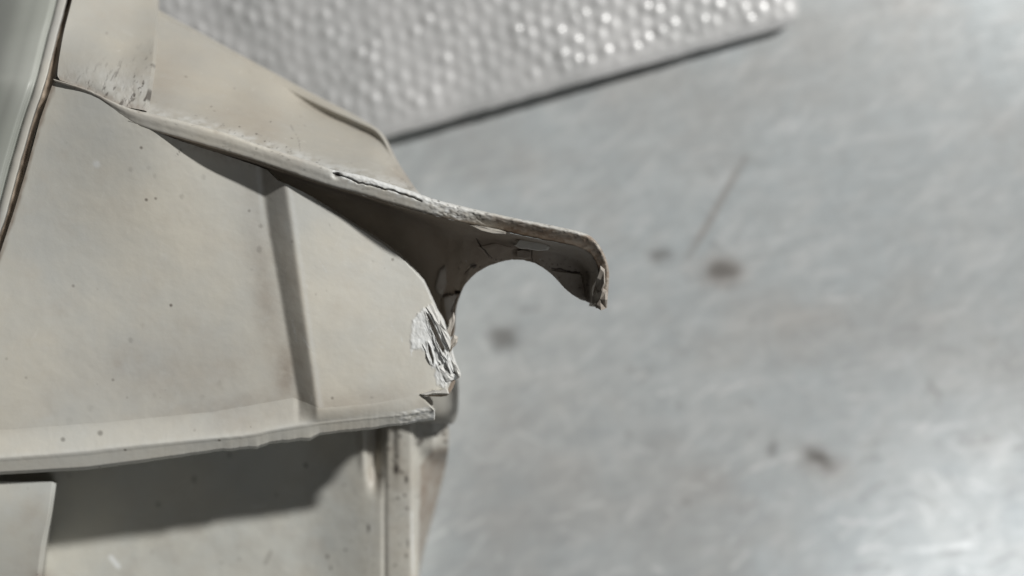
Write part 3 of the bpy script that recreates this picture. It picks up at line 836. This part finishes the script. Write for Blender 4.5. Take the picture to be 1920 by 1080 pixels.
# seal, bead and clear cover at the far left
def build_cover():
    seam = [(160, -120, 50), (136, 0, 60), (119, 64, 64), (107, 133, 68.5), (100, 167, 70), (69, 240, 69.3), (50, 317, 68.6), (25, 400, 68), (0, 475, 67.4), (-60, 660, 66.3)]
    seam2 = [(146, -120, 50), (124, 0, 59), (105, 72, 63), (90, 133, 66.5), (80, 167, 68), (58, 235, 67.6), (34, 317, 67.2), (12, 400, 66.8), (-12, 470, 66), (-74, 655, 65)]
    def tube_net(c, ws, dzs):
        rows = []
        for w, dz in zip(ws, dzs):
            rows.append([(x + w, y, z + dz) for x, y, z in c])
        return rows
    G = net([seam, [((a[0] + b[0]) / 2, (a[1] + b[1]) / 2, min(a[2], b[2]) - 1.0) for a, b in zip(seam, seam2)], [(b[0] - 2, b[1], b[2] - 0.8) for b in seam2]], 160, 12)
    G[..., 2] += 0.8 * fbm(G[..., 0] / 8, G[..., 1] / 14, 121) - 0.5
    grid('seal_gasket', G, M_SEAL, H, None, sharp=60)
    G = net(tube_net(seam2, (2, 0, -5, -11, -15, -17), (-0.8, 0.2, 0.35, 0.25, -0.1, -0.9)), 160, 26)
    G[..., 0] += 1.5 * fbm(G[..., 1] / 20, G[..., 1] * 0, 122)
    grid('rim_bead', G, M_PLASTIC, H, lambda px, py: np.stack([0 * px + .12, 0.14 + 0 * px, 0 * px], -1), sharp=60)
    G = net(tube_net(seam2, (-15, -19, -25, -34, -60, -100, -150, -220), (-1.0, -1.3, -0.9, -0.6, -0.9, -2.8, -10, -26)), 120, 60)
    o = grid('lens_cover', G, M_LENS, H, None, sharp=60)
    o['label'] = 'smooth grey cover curving away beside the seal'
build_cover()

prism('shadow_blocker', [(740, 640), (836, 650), (852, 690), (848, 714), (827, 727), (795, 744), (786, 760), (784, 782), (740, 784)], 60.5, 59.5, M_BODY, H, (0, .3, 0), 0.04, 31)  # hidden piece added to shape the shadow cast under the flange
prism('shadow_blocker', [(770, 745), (806, 743), (812, 752), (813, 768), (810, 784), (770, 784)], 63.9, 63, M_BODY, H, (0, .4, .05), 0.04, 32)  # filler added behind the notch to close a gap in that shadow

prism('shadow_blocker', [(700, 700), (800, 700), (800, 774), (770, 780), (745, 784), (700, 784)], 52, 50.5, M_BODY, H, (0, .3, 0), 0.02, 33)  # unseen bar added to round off the end of the shadow
# lower body beneath the flange
def z_body(px, py):
    z = 39.0 + 4.2 * sstep(560, 770, px)
    gr = blob(px, py * 0, 703 + 0 * py, 0, 12, 1) * sstep(945, 850, py)
    z = z - 3.2 * gr
    z = z + 0.5 * blob(px, py * 0, 682, 0, 8, 1) * sstep(900, 850, py)
    z = z - 0.35 * sstep(714, 722, px) * sstep(728, 720, px)
    z = z + 0.8 * sstep(735, 750, px) * sstep(950, 800, py)
    z = z - 1.4 * sstep(766, 783, px) ** 2
    return z + 0.3 * fbm(px / 60, py / 60, 131) + 0.04 * fbm(px / 7, py / 7, 132)
SPECKS = [(743, 880, 6, 10), (762, 899, 4, 8), (753, 885, 2.5, 5), (744, 855, 3.5, 3), (736, 862, 2, 2.5), (759, 928, 3.5, 3), (762, 1042, 3, 3), (750, 818, 3, 4), (785, 833, 4, 3), (718, 891, 2.5, 3),
          (573, 873, 3, 4), (614, 1044, 2.5, 4), (518, 927, 3, 4), (648, 1031, 2.5, 3), (741, 1060, 2.5, 2.5), (364, 899, 4, 8), (430, 853, 4, 6), (297, 946, 5, 5), (746, 934, 2.5, 2.5),
          (728, 911, 2, 2), (764, 953, 2.2, 3), (691, 990, 2, 10), (620, 1065, 2, 4), (449, 1048, 3, 3), (415, 1055, 3, 3), (740, 868, 2.4, 2.4), (729, 842, 2.4, 3), (765, 1020, 2, 8),
          (817, 816, 6, 3), (832, 814, 4, 4), (790, 826, 4, 4), (835, 828, 4, 3)]
def body_tint(px, py):
    st = np.zeros_like(px)
    for pts, w, s in ((((208, 1045), (222, 1062)), 6, 1), (((475, 950), (497, 948)), 4, .25), (((772, 960), (775, 1080)), 2.5, .5), (((700, 935), (690, 1080)), 3, .15)):
        st = np.maximum(st, s * sstep(w, w * .3, dist_poly(px, py, pts)))
    br = 0.10 * sstep(560, 720, px) + 0.22 * np.clip(fbm(px / 60, py / 60, 135) * 3, 0, 1) + 0.6 * blob(px, py, 80, 1085, 20, 14) + 0.12 * sstep(715, 740, px)
    br = br + 0.5 * sstep(4, 0, np.abs(px - 703) - 9) * sstep(950, 880, py) * 0.5
    dk = np.zeros_like(px)
    for x, y, a, b in SPECKS:
        dk = np.maximum(dk, (.85 if x > 560 else .4) * sstep(1.2, .6, np.hypot((px - x) / a, (py - y) / b) + .5 * fbm(px / 3, py / 3, 137)))
    dk = np.maximum(dk, .30 * sstep(5, 2, dist_poly(px, py, [(508, 1035), (498, 1055)])))
    dk = np.maximum(dk, .35 * sstep(2, .5, dist_poly(px, py, [(723, 1080), (720, 960), (716, 880)])))
    dk = np.maximum(dk, .45 * sstep(0.24, 0.34, fbm(px / 5, py / 7, 138)) * sstep(560, 740, px))
    return np.stack([st, np.clip(br, 0, 1), dk], -1)
def build_body():
    xs = np.arange(-80, 783.5, 2.5); ys = np.arange(690, 1200, 2.5)
    X, Y = np.meshgrid(xs, ys)
    Z = z_body(X, Y)
    grid('lower_body', np.stack([X, Y, Z], -1), M_BODY, H, body_tint, thick=2, sharp=60)
    # narrow side turned towards the table
    e = [(781, 690), (781, 770), (782, 810), (782, 840), (781, 880), (780, 950), (781, 1040), (782, 1120), (782, 1200)]
    f = [(838, 690, 42), (840, 770, 42), (842, 805, 41), (841, 842, 38.5), (835, 880, 31), (815, 958, 25), (792, 1045, 20), (778, 1120, 16), (760, 1200, 10)]
    top = [(x, y, float(z_body(np.array(float(x)), np.array(float(y))))) for x, y in e]
    mid = []
    for a, b, t in zip(top, f, (.9, .9, .85, .6, .35, .3, .3, .3, .3)):
        mid.append((a[0] + (b[0] - a[0]) * 0.5, a[1] + (b[1] - a[1]) * 0.5, a[2] + (b[2] - a[2]) * (0.5 if t < .5 else .12)))
    und = [(x - 18, y, max(z - 22, 0)) for x, y, z in f]
    foot = [(x - 60, y, 0) for x, y, z in f]
    G = net([top, mid, f, und, foot], 200, 90, True, False)
    G[..., 2] += 0.3 * fbm(G[..., 0] / 20, G[..., 1] / 20, 141)
    G[..., 2] = np.maximum(G[..., 2], 0)
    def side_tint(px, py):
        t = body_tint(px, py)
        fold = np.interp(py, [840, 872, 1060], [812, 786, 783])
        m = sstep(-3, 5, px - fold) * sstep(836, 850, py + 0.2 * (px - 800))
        t[..., 1] = np.clip(np.maximum(t[..., 1], m * (0.85 + 0.5 * fbm(px / 30, py / 40, 143))), 0, 1)  # shade of the side face painted in as brown
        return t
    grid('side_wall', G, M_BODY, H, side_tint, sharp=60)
    # rear wall under the front plate
    a = [(-80, 750), (300, 745), (600, 740), (780, 735)]
    G = net([[(x, y, 62) for x, y in a], [(x, y, 37) for x, y in a]], 60, 12, True, False)
    grid('inner_rib', G, M_BODY, H, None, thick=0, nthick=1.5)
    # block at the left standing proud of the body
    B = [[(-90, 903, 61.5), (60, 903, 61.5), (98, 903, 61.5), (106, 906, 60.8), (104, 907, 37)],
         [(-90, 960, 62), (60, 960, 62), (92, 960, 62), (98, 962, 61), (96, 962, 36)],
         [(-90, 1040, 61), (50, 1040, 61), (75, 1040, 61), (84, 1042, 60), (88, 1042, 36)],
         [(-90, 1200, 58), (40, 1200, 58), (60, 1200, 58), (66, 1202, 57), (76, 1202, 35)]]
    G = net(B, 70, 60, False, True)
    o = grid('corner_block', G, M_BODY, H, body_tint, sharp=50)
    tp = [(x, 903, 61.5) for x in (-90, 0, 98)] + [(106, 906, 60.8)]
    G = net([tp, [(x, y + 6, 36) for x, y, z in tp]], 30, 8, False, False)
    grid('corner_block', G, M_BODY, H, None)
    # rounded tab behind the torn corner
    TB = [[(780, 690, 49), (810, 692, 50), (838, 694, 50), (853, 698, 49), (858, 700, 47), (855, 702, 43)],
          [(780, 725, 49), (812, 726, 50), (840, 728, 50), (855, 730, 49), (860, 732, 47), (857, 733, 43)],
          [(780, 760, 48.5), (812, 761, 49.5), (840, 762, 49.5), (854, 764, 48.5), (859, 766, 46), (856, 766, 42)],
          [(780, 780, 47.5), (812, 781, 48.5), (840, 782, 48.5), (852, 782, 47.5), (856, 784, 45), (852, 784, 41)],
          [(780, 790, 46), (812, 791, 46.5), (838, 793, 46.5), (847, 795, 45.5), (850, 793, 43), (848, 790, 40)],
          [(780, 790, 43), (812, 791, 43), (836, 793, 42), (845, 794, 41), (847, 792, 40), (846, 790, 38)]]
    G = net(TB, 90, 70, True, True)
    grid('round_tab', G, M_BODY, H, lambda px, py: np.stack([0 * px, .32 + .3 * fbm(px / 20, py / 20, 3), 0 * px], -1), sharp=70)
    # hidden shell that carries the housing down to the table
    A = [W(np.array([x]), np.array([y]), np.array([z]))[0] for x, y, z in ((-80, 1190, 30), (740, 1190, 30), (760, 760, 32), (690, 460, 42), (600, 330, 40), (300, 120, 34), (-80, 20, 34))]
    A = np.array(A); Bm = A.copy(); c = A.mean(0); Bm[:, :2] = c[:2] + (A[:, :2] - c[:2]) * 0.62; Bm[:, 2] = 0.0
    n = len(A)
    V = np.concatenate([A, Bm]); F = [[i, (i + 1) % n, (i + 1) % n + n, i + n] for i in range(n)] + [list(range(n, 2 * n))]
    mesh_from('rear_shell', V, F, M_BODY, H, smooth=False)
build_body()
fix_parent()
